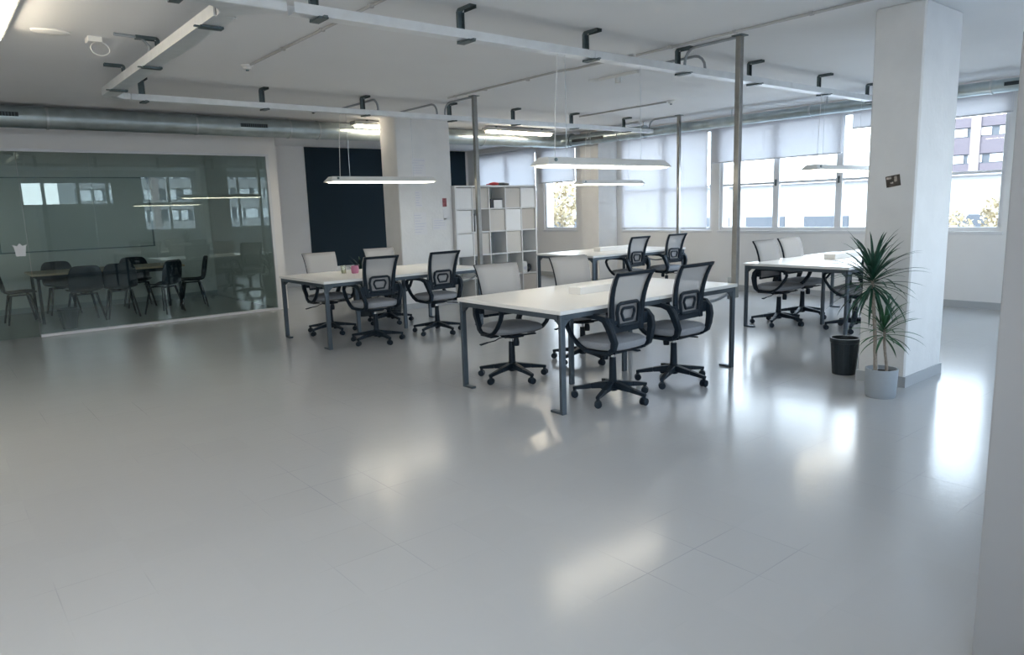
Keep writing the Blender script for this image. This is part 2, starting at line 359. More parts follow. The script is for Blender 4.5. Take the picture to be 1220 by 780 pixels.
# ================================================================== outside
OW = mat('pale_facade_render', (.36, .36, .36), .9, noise=.03, nscale=.5)
OB = mat('mauve_brick_band', (.11, .095, .11), .9, noise=.06, nscale=.4)
OG = mat('grey_facade_band', (.27, .265, .27), .9, noise=.06, nscale=.4)
OP = mat('pink_pilaster', (.22, .185, .18), .9)
OWIN = mat('outside_window_glass', (.06, .07, .085), .5)
OCURT = mat('outside_window_white', (.62, .63, .65), .6)
ASPH = mat('street_asphalt', (.22, .22, .23), .95, noise=.1, nscale=.3)
struct(MB().box(-120, 220, -260, 160, -9.2, -9).build('ground', ASPH), 'street far below the windows')
e = empty('building', (24, 15, -9)); tag(e, 'low sunlit white building across the street, seen through the long window', 'building')
MB().box(0, 12, -12, 60, 0, 11.0).build('wall', OW, e); 
MB().box(-.15, 12, -12.1, 60, 11.0, 11.12).build('parapet', OW, e)
for k in range(16):
    y = -10.5 + k * 2.3
    MB().box(-.04, .03, y, y + 1.55, 9.05, 9.87).build('window', OWIN, e)
def banded(name, origin, axis, length, zs, label, bandm, pil):
    e = empty(name, origin); tag(e, label, 'building')
    def bx(mb, a, b, d0, d1, z0, z1): (mb.box(d0, d1, a, b, z0, z1) if axis == 'y' else mb.box(a, b, -d1, -d0, z0, z1))
    mb_ = MB(); bx(mb_, 0, length, .25, 14, 0, zs[-1]); mb_.build('core', OWIN, e)
    b_ = MB()
    z = zs[0]
    bands = []
    while z < zs[-1] - .2: bands.append(z); z += zs[1]
    for z in bands: bx(b_, -.1, length + .1, 0, .4, z, min(z + zs[1] - zs[2], zs[-1] + .3))
    b_.build('facade_bands', bandm, e)
    rnd = random.Random(4); cnt = 0
    for z in bands:
        zz = z + zs[1] - zs[2]
        if zz > zs[-1] or zz < zs[3]: continue
        u = .5
        while u < length - 1:
            wd = rnd.choice([.9, 1.3, 1.8]); g_ = MB(); bx(g_, u, u + wd, .16, .24, zz + .1, zz + zs[2] - .1); u += wd + rnd.choice([.4, .7, 1.0]); cnt += 1
            if cnt < 96: g_.build('window_panel', OCURT, e)
    u = pil[0]
    while u < length: q = MB(); bx(q, u, u + .9, -.12, .3, 0, zs[-1] + .3); q.build('pilaster', OP, e); u += pil[1]
banded('building', (85, -12, -9), 'y', 45, (1.0, 2.7, 1.0, 9.5, 17.9), 'tall mauve banded office building beyond the white one', OB, (39.2, 200))
banded('building', (16, -85, -9), 'x', 62, (.4, 2.85, 1.6, 8.4, 19.5), 'grey banded office block mirrored in the meeting room glass', OG, (9, 24))
for i, (x, y, wx, hz) in enumerate([(14, -150, 12, 13.5), (29, -160, 9, 11.5), (43, -165, 30, 12)]):
    e = empty('building', (x, y, -9)); tag(e, ['pale distant block, left of those mirrored in the glass', 'small white distant building mirrored in the glass', 'long low grey distant building mirrored in the glass'][i], 'building')
    MB().box(0, wx, -10, 0, 0, hz).build('wall', [OW, OW, OG][i], e)
    for a in range(int(wx // 2.4)):
        for b_ in range(4): MB().box(.6 + a * 2.4, 1.8 + a * 2.4, -.05, .05, hz - 2.4 - b_ * 2.6, hz - 1 - b_ * 2.6).build('window', OWIN, e)
# street trees with yellow autumn leaves
TL = mat('autumn_leaves', (.40, .33, .21), .8, noise=.4, nscale=1.5)
TB = mat('tree_bark', (.14, .11, .09), .9)
def tree(x, y, ztop, r, label, seed, ls=1):
    rnd = random.Random(seed); e = empty('street_tree', (x, y, -9)); tag(e, label, 'tree', 'street trees outside the windows'); zt = ztop + 9
    MB().tube([(0, 0, 0), (.05, 0, zt * .5), (0, .1, zt - r)], [.16, .12, .06], 8).build('trunk', TB, e)
    mb_ = MB()
    for i in range(900):
        while True:
            p = Vector((rnd.uniform(-1, 1), rnd.uniform(-1, 1), rnd.uniform(-1, 1)))
            if .3 < p.length < 1: break
        p = Vector((p.x * r, p.y * r, p.z * r * 1.2 + zt - r * 1.1)); s = rnd.uniform(.06, .14) * ls
        a = Vector((rnd.gauss(0, 1), rnd.gauss(0, 1), rnd.gauss(0, 1))).normalized(); b2 = a.orthogonal().normalized(); c2 = a.cross(b2)
        mb_.add([p + b2 * s, p + c2 * s * .6, p - b2 * s, p - c2 * s * .6], [(0, 1, 2, 3)])
    mb_.build('crown', TL, e)
tree(17.5, 6.05, 1.12, .46, 'yellow leaved tree low in the window right of the near column', 1, .5)
tree(17.5, 5.05, 1.42, .44, 'yellow leaved tree at the right corner of the window', 2, .5)
tree(17, 18.35, 2.6, .95, 'yellow leaved tree seen through the single window by the shelf', 3)

# ================================================================== desks
LD, WD, ZT = 2.16, 1.25, .757
def make_desk():
    e = empty('office_desk')
    a = MB(); a.box(0, LD / 2 - .001, 0, WD, ZT - .028, ZT); a.box(LD / 2 + .001, LD, 0, WD, ZT - .028, ZT)
    a.build('desktop', WHITE2, e, bevel=.002, seg=1)
    f = MB(); z0, z1 = ZT - .066, ZT - .028
    for y in (.012, WD - .042): f.box(.045, LD - .045, y, y + .03, z0, z1)
    for x in (.012, LD / 2 - .015, LD - .042): f.box(x, x + .03, .045, WD - .045, z0, z1)
    f.build('desk_frame', STEEL, e)
    for sx, x in ((1, .012), (-1, LD - .057)):
        for sy, y in ((1, .012), (-1, WD - .042)):
            l = MB(); l.box(x, x + .045, y, y + .03, 0, z1)
            xx = x + .045 if sx > 0 else x; yc = y + .015
            l.prism([(xx, z0), (xx + sx * .06, z0), (xx, z0 - .05)], 'y', y + .004, y + .026)
            yy = y + .03 if sy > 0 else y
            l.prism([(yy, z0), (yy + sy * .05, z0), (yy, z0 - .045)], 'x', x + .006, x + .039)
            l.box(x, x + .045, min(yy, yy + sy * .10), max(yy, yy + sy * .10), 0, .018)
            l.build('leg', STEEL, e, bevel=.003, seg=1)
    for x in (.68, 1.34):
        l = MB(); l.box(x, x + .045, WD / 2 - .015, WD / 2 + .015, 0, z1); l.build('leg', STEEL, e, bevel=.003, seg=1)
    MB().box(.66, 1.41, WD / 2 - .02, WD / 2 + .02, z0 - .002, z1 - .001).build('cross_beam', STEEL, e)
    return e
desks = [(3.375, 3.59, 'white office desk nearest the camera, in the middle of the room'),
         (3.30, 7.23, 'white office desk holding a drinking glass and a pink cup'),
         (7.47, 7.23, 'white office desk at the back by the fully lowered blind'),
         (7.43, 3.50, 'white office desk behind the potted plant and near column')]
d0 = make_desk()
for i, (x, y, lab) in enumerate(desks):
    o = d0 if i == 0 else copy_tree(d0); o.location = (x, y, 0); tag(o, lab, 'desk', 'white desks of the open office')
# white cable box on the desks
def cable_box(x, y, lab, z=ZT + .0005):
    e = empty('cable_box', (x, y, z)); tag(e, lab, 'box', 'white cable boxes on desks')
    MB().box(0, .86, -.07, .07, 0, .060).build('box_body', WHITE2, e, bevel=.003); MB().box(.06, .80, -.045, .045, .060, .063).build('lid', WHITE, e, bevel=.001)
cable_box(4.13, 4.22, 'low white cable box standing on the nearest desk'); cable_box(8.36, 4.18, 'low white cable box on the desk behind the potted plant')
cable_box(8.25, 7.9, 'low white cable box on the back desk by the lowered blind')

# service poles with box and hose to the desk
def pole(x, y, lab):
    e = empty('service_pole', (x, y, CZ)); tag(e, lab, 'pole', 'steel service poles')
    MB().box(-.025, .025, -.025, .025, .62 - CZ, -.005).build('pole_shaft', POLE, e, bevel=.004)
    MB().box(-.05, .05, -.05, .05, -.008, 0).build('ceiling_plate', DARKST, e)
    MB().box(-.012, .045, .028, .07, .60 - CZ, .80 - CZ).build('socket_box', HOSE, e, bevel=.003)
    return e
pole(5.60, 3.66, 'tallest looking steel service pole, at the end of the nearest desk')
pole(5.525, 7.36, 'steel service pole in front of the cube shelf'); pole(9.66, 7.40, 'thin far service pole in front of the lowered blind')
def hose(pts, lab):
    o = MB(); P = [Vector(p) for p in pts]; Q = []
    for i in range(len(P) - 1):
        p0 = P[max(i - 1, 0)]; p3 = P[min(i + 2, len(P) - 1)]
        for k in range(6):
            t_ = k / 6; Q.append(.5 * ((2 * P[i]) + (P[i + 1] - p0) * t_ + (2 * p0 - 5 * P[i] + 4 * P[i + 1] - p3) * t_ ** 2 + (3 * P[i + 1] - p0 - 3 * P[i + 2 if i + 2 < len(P) else i + 1] + p3 if False else (3 * P[i + 1] - p0 - 3 * p3 + p3) * 0 + (-p0 + 3 * P[i] - 3 * P[i + 1] + p3)) * t_ ** 3))
    Q.append(P[-1]); o.tube(Q, .012, 8)
    return tag(o.build('cable_hose', HOSE), lab, 'cable', 'grey cable hoses between desks and poles')
hose([(5.02, 4.0, .685), (5.12, 3.98, .62), (5.30, 3.90, .56), (5.50, 3.78, .60), (5.60, 3.71, .66)], 'grey hose drooping under the right end of the nearest desk')
hose([(4.95, 7.75, .685), (5.02, 7.72, .62), (5.20, 7.6, .55), (5.42, 7.48, .58), (5.52, 7.42, .66)], 'grey hose drooping in front of the cube shelf')
hose([(9.1, 7.8, .685), (9.2, 7.75, .62), (9.35, 7.62, .56), (9.55, 7.5, .6), (9.65, 7.45, .66)], 'grey hose under the back desk by the blind')

# ================================================================== office chairs
def make_chair():
    e = empty('office_chair'); Z = Vector((0, 0, 1))
    s = MB(); s.lathe([(.030, .065), (.042, .075), (.042, .115), (.034, .15)], n=18)
    for k in range(5):
        a = 2 * PI * k / 5 - PI / 2; d = Vector((math.cos(a), math.sin(a), 0))
        s.bar(d * .02 + Z * .115, d * .17 + Z * .098, .055, .055, .042, .036); s.bar(d * .17 + Z * .098, d * .31 + Z * .078, .042, .036, .030, .024)
        s.bar(d * .297 + Z * .082, d * .297 + Z * .05, .022, .022, up=(1, 0, 0))
    s.build('star_base', BLACKP, e, bevel=.004, seg=1)
    cm = MB(); cm.lathe([(.012, -.026), (.027, -.024), (.029, -.016), (.027, -.004), (.012, -.002)], (0, 0, 0), 14, 'x'); cm.lathe([(.012, .002), (.027, .004), (.029, .016), (.027, .024), (.012, .026)], (0, 0, 0), 14, 'x')
    cm.lathe([(.010, -.02), (.010, .02)], (0, 0, 0), 8, 'x'); cm.bar((0, 0, 0), (0, .0, .032), .014, .034)
    c0 = None
    for k in range(5):
        a = 2 * PI * k / 5 - PI / 2
        c = cm.build('caster', BLACKP, e) if c0 is None else c0.copy()
        if c0 is not None: COL.objects.link(c); c.parent = e
        c0 = c0 or c; c.location = (.297 * math.cos(a), .297 * math.sin(a), .0295); c.rotation_euler = (0, 0, a + [0, .9, -.6, 1.7, .4][k])
    MB().lathe([(.031, .12), (.029, .2), (.025, .33)], n=16).build('gas_lift', BLACKP, e)
    MB().lathe([(.014, .32), (.014, .40)], n=12).build('piston', CHROME, e)
    t_ = MB(); t_.prism([(-.12, .40), (.12, .40), (.10, .375), (-.05, .36), (-.10, .375)], 'x', -.06, .06)
    t_.box(-.16, .16, -.16, -.13, .395, .405); t_.box(-.16, .16, .12, .15, .395, .405)
    t_.build('tilt_mechanism', BLACKP, e)
    MB().lathe([(.0, .30), (.024, .302), (.028, .33), (.022, .368)], (0, .075, 0), 14).build('tension_knob', BLACKP, e)
    lv = MB(); lv.tube([(.05, .02, .385), (.13, .01, .375), (.17, 0, .355), (.25, -.01, .345)], .005, 8); lv.bar((.24, -.01, .347), (.31, -.015, .335), .012, .012, .032, .010)
    lv.build('lever', BLACKP, e)
    # seat: rounded cushion
    se = MB(); pr_ = [(.2, .402), (.85, .405), (.96, .418), (1.0, .445), (.97, .468), (.86, .480), (.55, .486), (.0001, .487)]
    n_ = 36; vs = []
    for r, z in pr_:
        for k in range(n_):
            a = 2 * PI * k / n_; ex = 2 / 3.2
            x = .245 * r * math.copysign(abs(math.cos(a)) ** ex, math.cos(a)); y = .235 * r * math.copysign(abs(math.sin(a)) ** ex, math.sin(a)) + .02
            if y > .0: x *= 1 - .10 * (y / .25) ** 2
            if z > .44 and r > .5: z2 = z - .010 * max(0, (y - .12) / .12) * (1 if r < 1 else .3)
            else: z2 = z + (.02 * max(0, (y - .1) / .15) if z < .42 else 0)
            vs.append((x, y, z2))
    fs = [(i * n_ + k, i * n_ + (k + 1) % n_, (i + 1) * n_ + (k + 1) % n_, (i + 1) * n_ + k) for i in range(len(pr_) - 1) for k in range(n_)]
    fs.append(tuple(reversed(range(n_)))); se.add(vs, fs, True); se.v = [(x, y, z + .012) for x, y, z in se.v]; se.build('seat', SEATF, e)
    # backrest profile (y, z), leaning back and flaring at the top
    prof = [(-.138, .545), (-.134, .61), (-.134, .68), (-.140, .75), (-.152, .82), (-.172, .89), (-.198, .95), (-.228, 1.0)]
    def hw(z): return .185 + .03 * min(1, max(0, (z - .5) / .45)) + (.004 if z > .95 else 0)
    def yat(z):
        for (y0, z0), (y1, z1) in zip(prof, prof[1:]):
            if z <= z1 or z1 == prof[-1][1]: return y0 + (y1 - y0) * (z - z0) / (z1 - z0)
    fr = MB()
    for sx in (-1, 1):
        v = []; 
        for y, z in prof:
            w2 = .052 - .026 * (z - .5) / .5
            x1 = sx * hw(z); x0 = x1 - sx * w2
            v += [(x0, y - .018, z), (x1, y - .018, z), (x1, y + .006, z), (x0, y + .006, z)]
        k_ = len(prof); f_ = [(4 * i + j, 4 * i + (j + 1) % 4, 4 * i + 4 + (j + 1) % 4, 4 * i + 4 + j) for i in range(k_ - 1) for j in range(4)] + [(0, 3, 2, 1), (4 * k_ - 4, 4 * k_ - 3, 4 * k_ - 2, 4 * k_ - 1)]
        fr.add(v, f_)
    fr.bar((-.214, -.232, .988), (.214, -.232, .988), .018, .028, up=(0, -.4, .9)); 
    def cross(z0, z1, x0, x1, d=.012):
        y0, y1 = yat(z0), yat(z1); fr.add([(x0, y0 - d, z0), (x1, y0 - d, z0), (x1, y0 + .002, z0), (x0, y0 + .002, z0), (x0, y1 - d, z1), (x1, y1 - d, z1), (x1, y1 + .002, z1), (x0, y1 + .002, z1)], [(0, 3, 2, 1), (4, 5, 6, 7), (0, 1, 5, 4), (1, 2, 6, 5), (2, 3, 7, 6), (3, 0, 4, 7)])
    cross(.546, .60, -.19, .19)
    fr.build('back_frame', BLACKP, e, bevel=.004, seg=1)
    lb = MB()
    def ring(wt, wb, z0, z1, th, d=.016, closed=True):
        P = [(-wb, z0), (-wt * 1.02, z0 + (z1 - z0) * .6), (-wt * .93, z1 - .012), (-wt * .75, z1), (wt * .75, z1), (wt * .93, z1 - .012), (wt * 1.02, z0 + (z1 - z0) * .6), (wb, z0)]
        if closed: P.append(P[0])
        Q = [Vector((x, yat(z) - d, z)) for x, z in P]; lb.tube(Q, th, 8)
    ring(.126, .112, .60, .765, .014); ring(.074, .050, .635, .725, .011)
    for sx in (-1, 1): lb.bar((sx * .12, yat(.63) - .014, .63), (sx * .19, yat(.60) - .008, .61), .012, .03)
    lb.build('lumbar_support', BLACKP, e)
    ms = MB(); v = []
    zs = [.57, .61, .66, .72, .78, .84, .90, .95, 1.0]
    for z in zs:
        for x in (-1, -.6, -.2, .2, .6, 1): v.append((x * (hw(z) + .001), yat(z) + .014 - .006 * (1 - x * x), z))
    ms.add(v, [(i * 6 + j, i * 6 + j + 1, i * 6 + 7 + j, i * 6 + 6 + j) for i in range(len(zs) - 1) for j in range(5)], True)
    mo = ms.build('back_mesh', MESHF, e); so = mo.modifiers.new('solid', 'SOLIDIFY'); so.thickness = .003
    # arm loops
    path = [(-.150, .415), (-.182, .440), (-.195, .49), (-.188, .56), (-.170, .62), (-.135, .662), (-.07, .678), (.03, .680), (.13, .676), (.20, .664), (.238, .645), (.248, .615), (.228, .565), (.175, .495), (.115, .445), (.05, .415), (-.05, .405), (-.10, .405), (-.150, .415)]
    th = [.032, .040, .048, .054, .054, .048, .038, .032, .028, .026, .024, .022, .020, .020, .022, .024, .024, .026, .032]
    for sx in (-1, 1):
        a_ = MB().ribbon(path, th, min(sx * .232, sx * .272), max(sx * .232, sx * .272))
        a_.v = [(x - sx * .042 * max(0, min(1, (.60 - z) / .12)) * max(0, min(1, (.02 - y) / .12)), y, z) for x, y, z in a_.v]
        a_.box(min(sx * .15, sx * .235), max(sx * .15, sx * .235), -.14, .04, .388, .402); a_.box(min(sx * .18, sx * .236), max(sx * .18, sx * .236), -.158, -.125, .58, .67)
        a_.build('armrest', BLACKP, e, bevel=.006, seg=2)
    return e
ch0 = make_chair()
chairs = [
    (3.98, 3.66, 3, 'mesh back office chair nearest the camera, tucked into the nearest desk'),
    (4.74, 3.67, 2, 'mesh back office chair on the right of the pair nearest the camera'),
    (3.88, 4.76, 174, 'grey seated office chair at the far left side of the nearest desk'),
    (4.82, 4.82, 171, 'office chair on the far side of the nearest desk, mostly hidden by it'),
    (3.93, 7.29, 0, 'office chair beside the pink cup, back turned to the camera'),
    (4.77, 7.28, 3, 'office chair at the right end of the desk with the pink cup'),
    (3.86, 8.33, 180, 'office chair behind the drinking glass, facing the camera'),
    (4.78, 8.48, 176, 'office chair in front of the blackboard, behind the pink cup desk'),
    (8.33, 7.30, 2, 'left office chair of the back desk by the lowered blind'),
    (9.22, 7.29, -1, 'right office chair of the back desk by the lowered blind'),
    (7.86, 4.53, 178, 'left office chair facing the camera beyond the desk behind the plant'),
    (8.50, 4.58, 176, 'right office chair facing the camera beyond the desk behind the plant'),
    (8.00, 3.68, 0, 'office chair partly hidden behind the potted plant')]
for i, (x, y, a, lab) in enumerate(chairs):
    o = ch0 if i == 0 else copy_tree(ch0); o.location = (x, y, 0); o.rotation_euler = (0, 0, math.radians(a)); tag(o, lab, 'chair', 'grey and black office chairs')
    if a > 90:
        for c in o.children:
            if c.name.startswith('star_base'): c.rotation_euler = (0, 0, PI)
            elif c.name.startswith('caster'): c.location = (-c.location.x, -c.location.y, c.location.z)

# ================================================================== cube shelf
SX, SY, SW = 6.53, 9.30, 1.70
PIT = SW / 5; t_ = .02
sh = empty('cube_shelf', (SX, SY, 0)); tag(sh, 'white open cube shelf with twenty-five compartments beside the column', 'shelf')
SH = 1.855; PH = SH / 5
a = MB()
a.box(0, .03, 0, .36, 0, SH); a.box(SW - .03, SW, 0, .36, 0, SH); a.box(.03, SW - .03, 0, .36, 0, .03); a.box(.03, SW - .03, 0, .36, SH - .03, SH)
a.build('shelf_carcass', SHELF_IN, sh, bevel=.002, seg=1)
for k in range(1, 5):
    MB().box(k * PIT - t_ / 2, k * PIT + t_ / 2, .002, .355, .03, SH - .03).build('divider', SHELF_IN, sh)
    MB().box(.03, SW - .03, .004, .353, k * PH - t_ / 2, k * PH + t_ / 2).build('shelf_board', SHELF_IN, sh)
BACKM = mat('shelf_back_panel', (.42, .46, .45), .7)
MB().box(.03, SW - .03, .350, .358, .03, SH - .03).build('back_panel', BACKM, sh)
ORD = ['top', 'second', 'third', 'fourth', 'bottom']; CRD = ['leftmost', 'second', 'middle', 'fourth', 'rightmost']
def cell(c, r): return SX + max(c * PIT + t_ / 2, .031) + .001, SX + min((c + 1) * PIT - t_ / 2, SW - .031) - .001, max((4 - r) * PH + t_ / 2, .031), min((5 - r) * PH - t_ / 2, SH - .031)
GRID = ['WBoBW', 'WoBWT', 'WBoLo', 'ooooo', 'ooooT']
MT = {'W': (WHITE, 'white'), 'B': (BEIGE2, 'beige'), 'T': (BEIGE, 'taupe'), 'L': (BEIGE2, 'cream')}
for r in range(5):
    for c in range(5):
        k = GRID[r][c]
        if k == 'o': continue
        x0, x1, z0, z1 = cell(c, r)
        e = empty('storage_box', ((x0 + x1) / 2, SY, z0)); h = (x1 - x0) / 2 - .002
        tag(e, '%s storage box in the %s row of the cube shelf, %s column' % (MT[k][1], ORD[r], CRD[c]), 'box', 'storage boxes in the cube shelf')
        inset = .022 if (c + r) % 2 else .008
        MB().box(-h, h, inset, .33, .0005, z1 - z0 - .008).build('box_body', MT[k][0], e, bevel=.003)
        MB().box(-.03, .03, inset - .002, inset + .004, (z1 - z0) * .78, (z1 - z0) * .84).build('finger_slot', MT[k][0], e)
# items in open cells
def binder(x, z, h, col, lab, wd=.05, y=.05, tilt=0):
    e = empty('binder', (x, SY + y, z)); e.rotation_euler = (0, tilt, 0); tag(e, lab, 'binder')
    MB().box(0, wd, 0, .24, 0, h).build('binder_cover', col, e, bevel=.004); MB().box(.006, wd - .006, .01, .236, h, h + .002).build('paper_edge', PAPER, e)
BLK = mat('black_card', (.015, .02, .03), .5); NAVY = mat('navy_card', (.03, .06, .11), .5)
x0, x1, z0, z1 = cell(1, 1); binder(x0 + .012, z0, .29, BLK, 'black binder in the second row of the shelf'); binder(x0 + .07, z0, .25, WHITE, 'white binder beside the black one in the second row')
x0, x1, z0, z1 = cell(2, 2); binder(x0 + .012, z0, .29, NAVY, 'navy binder in the middle of the cube shelf', .035)
x0, x1, z0, z1 = cell(1, 3); binder(x0 + .015, z0, .28, BLK, 'black binder in the fourth row of the cube shelf', .04)
x0, x1, z0, z1 = cell(1, 4); binder(x0 + .015, z0, .26, BLK, 'black binder in the bottom row of the cube shelf', .03)
x0, x1, z0, z1 = cell(2, 0)
e = empty('document_box', (x0 + .05, SY + .04, z0)); tag(e, 'small white document box with black lid in the top shelf row', 'box')
MB().box(0, .06, 0, .22, 0, .13).build('dark_front', BLK, e); MB().box(.06, .24, 0, .22, 0, .125).build('box_body', WHITE, e, bevel=.003); MB().box(-.005, .245, -.005, .225, .13, .145).build('lid', BLK, e, bevel=.003)
x0, x1, z0, z1 = cell(4, 3)
e = empty('white_carton', (x0 + .01, SY + .03, z0)); tag(e, 'small white carton in the fourth shelf row at the right', 'box'); MB().box(0, .10, 0, .15, 0, .19).build('carton_body', WHITE, e, bevel=.002); MB().box(.02, .08, -.001, .001, .05, .10).build('carton_label', INK, e)
e = empty('tape_roll', (x0 + .15, SY + .06, z0 + .075)); tag(e, 'black round tape roll beside the small white carton', 'tape roll')
MB().lathe([(.03, 0), (.075, 0), (.075, .05), (.03, .05), (.03, 0)], (0, 0, 0), 24, 'y').build('tape', BLK, e); MB().lathe([(.026, 0), (.03, 0), (.03, .05), (.026, .05), (.026, 0)], (0, 0, 0), 24, 'y').build('core', BEIGE, e)
x0, x1, z0, z1 = cell(3, 3)
rnd = random.Random(5); cr_ = MB(); cr_.lathe([(.0001, 0), (.07, .004), (.11, .04), (.10, .08), (.05, .10), (.0001, .105)], n=18)
cr_.v = [(x * (1 + rnd.uniform(-.22, .22)), y * (1 + rnd.uniform(-.2, .2)), max(0, z * (1 + rnd.uniform(-.25, .25)))) for x, y, z in cr_.v]
tag(cr_.build('plastic_bag', PLASTW, loc=(x0 + .15, SY + .14, z0)), 'crumpled white bag in the fourth shelf row', 'bag')
# folded umbrella on top
e = empty('folded_umbrella', (7.26, SY + .05, SH)); tag(e, 'red and black folded umbrella lying on the cube shelf', 'umbrella')
MB().tube([(0, 0, .024), (.10, .01, .030), (.19, .01, .026)], [.014, .028, .022], 10).build('red_canopy', RED, e)
MB().tube([(.19, .01, .026), (.30, .012, .026), (.42, .015, .020)], [.022, .024, .014], 10).build('black_canopy', BLK, e)
MB().tube([(-.06, 0, .014), (0, 0, .022)], .008, 8).build('handle', RED, e)

# papers and cards on column 2
def sheet(x, y, z, w_, h_, lab, name='paper_sheet', lines=4, mt=PAPER, face='y', rot=0, seed=1):
    e = empty(name, (x, y, z)); tag(e, lab, 'paper'); rnd = random.Random(seed)
    MB().box(-w_ / 2, w_ / 2, -.0015, 0, -h_ / 2, h_ / 2).build('sheet', mt, e)
    if lines:
        m_ = MB()
        for i in range(lines):
            zz = h_ / 2 - h_ * (i + 1) / (lines + 1); l_ = rnd.uniform(.4, .85) * w_; x_ = -w_ / 2 + rnd.uniform(.04, .12) * w_
            m_.box(x_, x_ + l_, -.003, -.0014, zz - .004, zz + .004)
        m_.build('handwriting', INK, e)
    return e
yc = 9.36 - .001
sheet(5.93, yc, 2.14, .24, .26, 'pale sheet with faint blue notes high on the middle column', lines=6, seed=2)
sheet(5.90, yc, 1.66, .12, .26, 'narrow pale sheet with faint notes on the middle column', lines=6, seed=3)
sheet(5.91, yc, 1.29, .22, .34, 'pale ruled sheet low on the left of the middle column', lines=7, seed=4)
sheet(6.26, yc, 1.27, .26, .18, 'pale sheet low on the right of the middle column', lines=4, seed=5)
PK = mat('dusky_red_print', (.33, .10, .11), .6, noise=.5, nscale=30)
sheet(6.37, yc, 1.60, .075, .13, 'small dusky red card on the middle column', 'postcard', 0, PK)
sheet(6.40, yc, 1.42, .13, .17, 'plain pale sheet under the small red card', lines=0, seed=6)
# photo on near column (tilted)
PH_ = mat('dark_photo_print', (.05, .04, .035), .3, noise=.9, nscale=18)
e = empty('photo_print', (5.774, 2.415, 1.592)); tag(e, 'small dark photo print stuck on the near column', 'photo')
e.rotation_euler = (math.radians(-9), 0, 0)
MB().box(-.0025, 0, -.052, .052, -.042, .042).build('photo_paper', PH_, e)
LT = mat('photo_highlight', (.42, .38, .34), .4, noise=.5, nscale=40)
a = MB(); a.box(-.0032, -.0025, .01, .045, .018, .034); a.box(-.0032, -.0025, -.030, -.010, -.008, .034); a.box(-.0032, -.0025, .0, .022, -.018, -.006); a.build('photo_figures', LT, e)

# ================================================================== desk objects
e = empty('drinking_glass', (3.93, 8.02, ZT + .001)); tag(e, 'clear drinking glass standing on the desk left of the pink cup', 'glass')
MB().lathe([(.0001, 0), (.030, 0), (.036, .10), (.034, .10), (.028, .008), (.0001, .008)], n=20).build('glass_wall', CUPG, e); MB().lathe([(.0001, .009), (.0275, .009), (.030, .045), (.0001, .045)], n=20).build('pale_drink', mat('pale_drink', (.55, .55, .38), .2), e)
e = empty('cup', (4.03, 7.92, ZT + .001)); tag(e, 'pink cup on the desk in front of the blackboard', 'cup')
MB().lathe([(.0001, 0), (.040, .0), (.046, .02), (.048, .06), (.042, .092), (.038, .092), (.043, .06), (.041, .02), (.0001, .012)], n=24).build('cup_body', PINK, e)
# ================================================================== waste bins
def bin_(x, y, r0, r1, h, lab):
    e = empty('waste_bin', (x, y, 0)); tag(e, lab, 'bin')
    MB().lathe([(.0001, .002), (r0, .002), (r0 + .004, .0), (r1 - .005, h - .04), (r1 + .006, h - .035), (r1 + .006, h), (r1 - .006, h), (r1 - .012, h - .04), (r0 - .004, .008), (.0001, .008)], n=28).build('bin_body', BINM, e)
    a = MB(); 
    for k in range(16):
        an = 2 * PI * k / 16; d = Vector((math.cos(an), math.sin(an), 0)); a.tube([d * (r0 + .003) + Vector((0, 0, .01)), d * (r1 - .003) + Vector((0, 0, h - .045))], .0025, 5)
    a.build('ribs', BINM, e)
bin_(5.93, 2.80, .088, .112, .31, 'black waste bin beside the grey plant pot')
bin_(1.47, 11.66, .085, .13, .29, 'dark waste bin behind the meeting room glass')
bin_(5.18, 9.02, .09, .11, .30, 'dark bin on the floor under the desk with the pink cup')

# ================================================================== plants
def leaf(mb, base, az, el, ln, wd, droop, rnd):
    n_ = 7; d = Vector((math.cos(az), math.sin(az), 0)); p = Vector(base); e_ = el; side = Vector((-d.y, d.x, 0)); L_ = []; R_ = []; M_ = []
    for i in range(n_ + 1):
        t = i / n_; wv = wd * (math.sin(PI * min(1, .18 + t * .82)) ** .7) * (1 if t < .98 else .05)
        dirv = d * math.cos(e_) + Vector((0, 0, math.sin(e_))); up = side.cross(dirv)
        L_.append(p - side * wv + up * wv * .35 * -1); R_.append(p + side * wv + up * wv * .35 * -1); M_.append(p.copy())
        p = p + dirv * (ln / n_); e_ -= droop * (.4 + 1.2 * t) / n_
    k = n_ + 1; mb.add(L_ + M_ + R_, [q for i in range(n_) for q in ((i, i + 1, k + i + 1, k + i), (k + i, k + i + 1, 2 * k + i + 1, 2 * k + i))], True)
pl = empty('potted_dracaena', (5.41, 2.27, 0)); tag(pl, 'spiky dracaena with two canes in a grey pot by the near column', 'potted plant')
MB().lathe([(.0001, 0), (.098, 0), (.104, .01), (.112, .195), (.112, .215), (.102, .215), (.100, .18), (.0001, .18)], n=36).build('pot', POT, pl)
MB().lathe([(.0001, .184), (.06, .186), (.1005, .182)], n=24).build('soil', SOIL, pl)
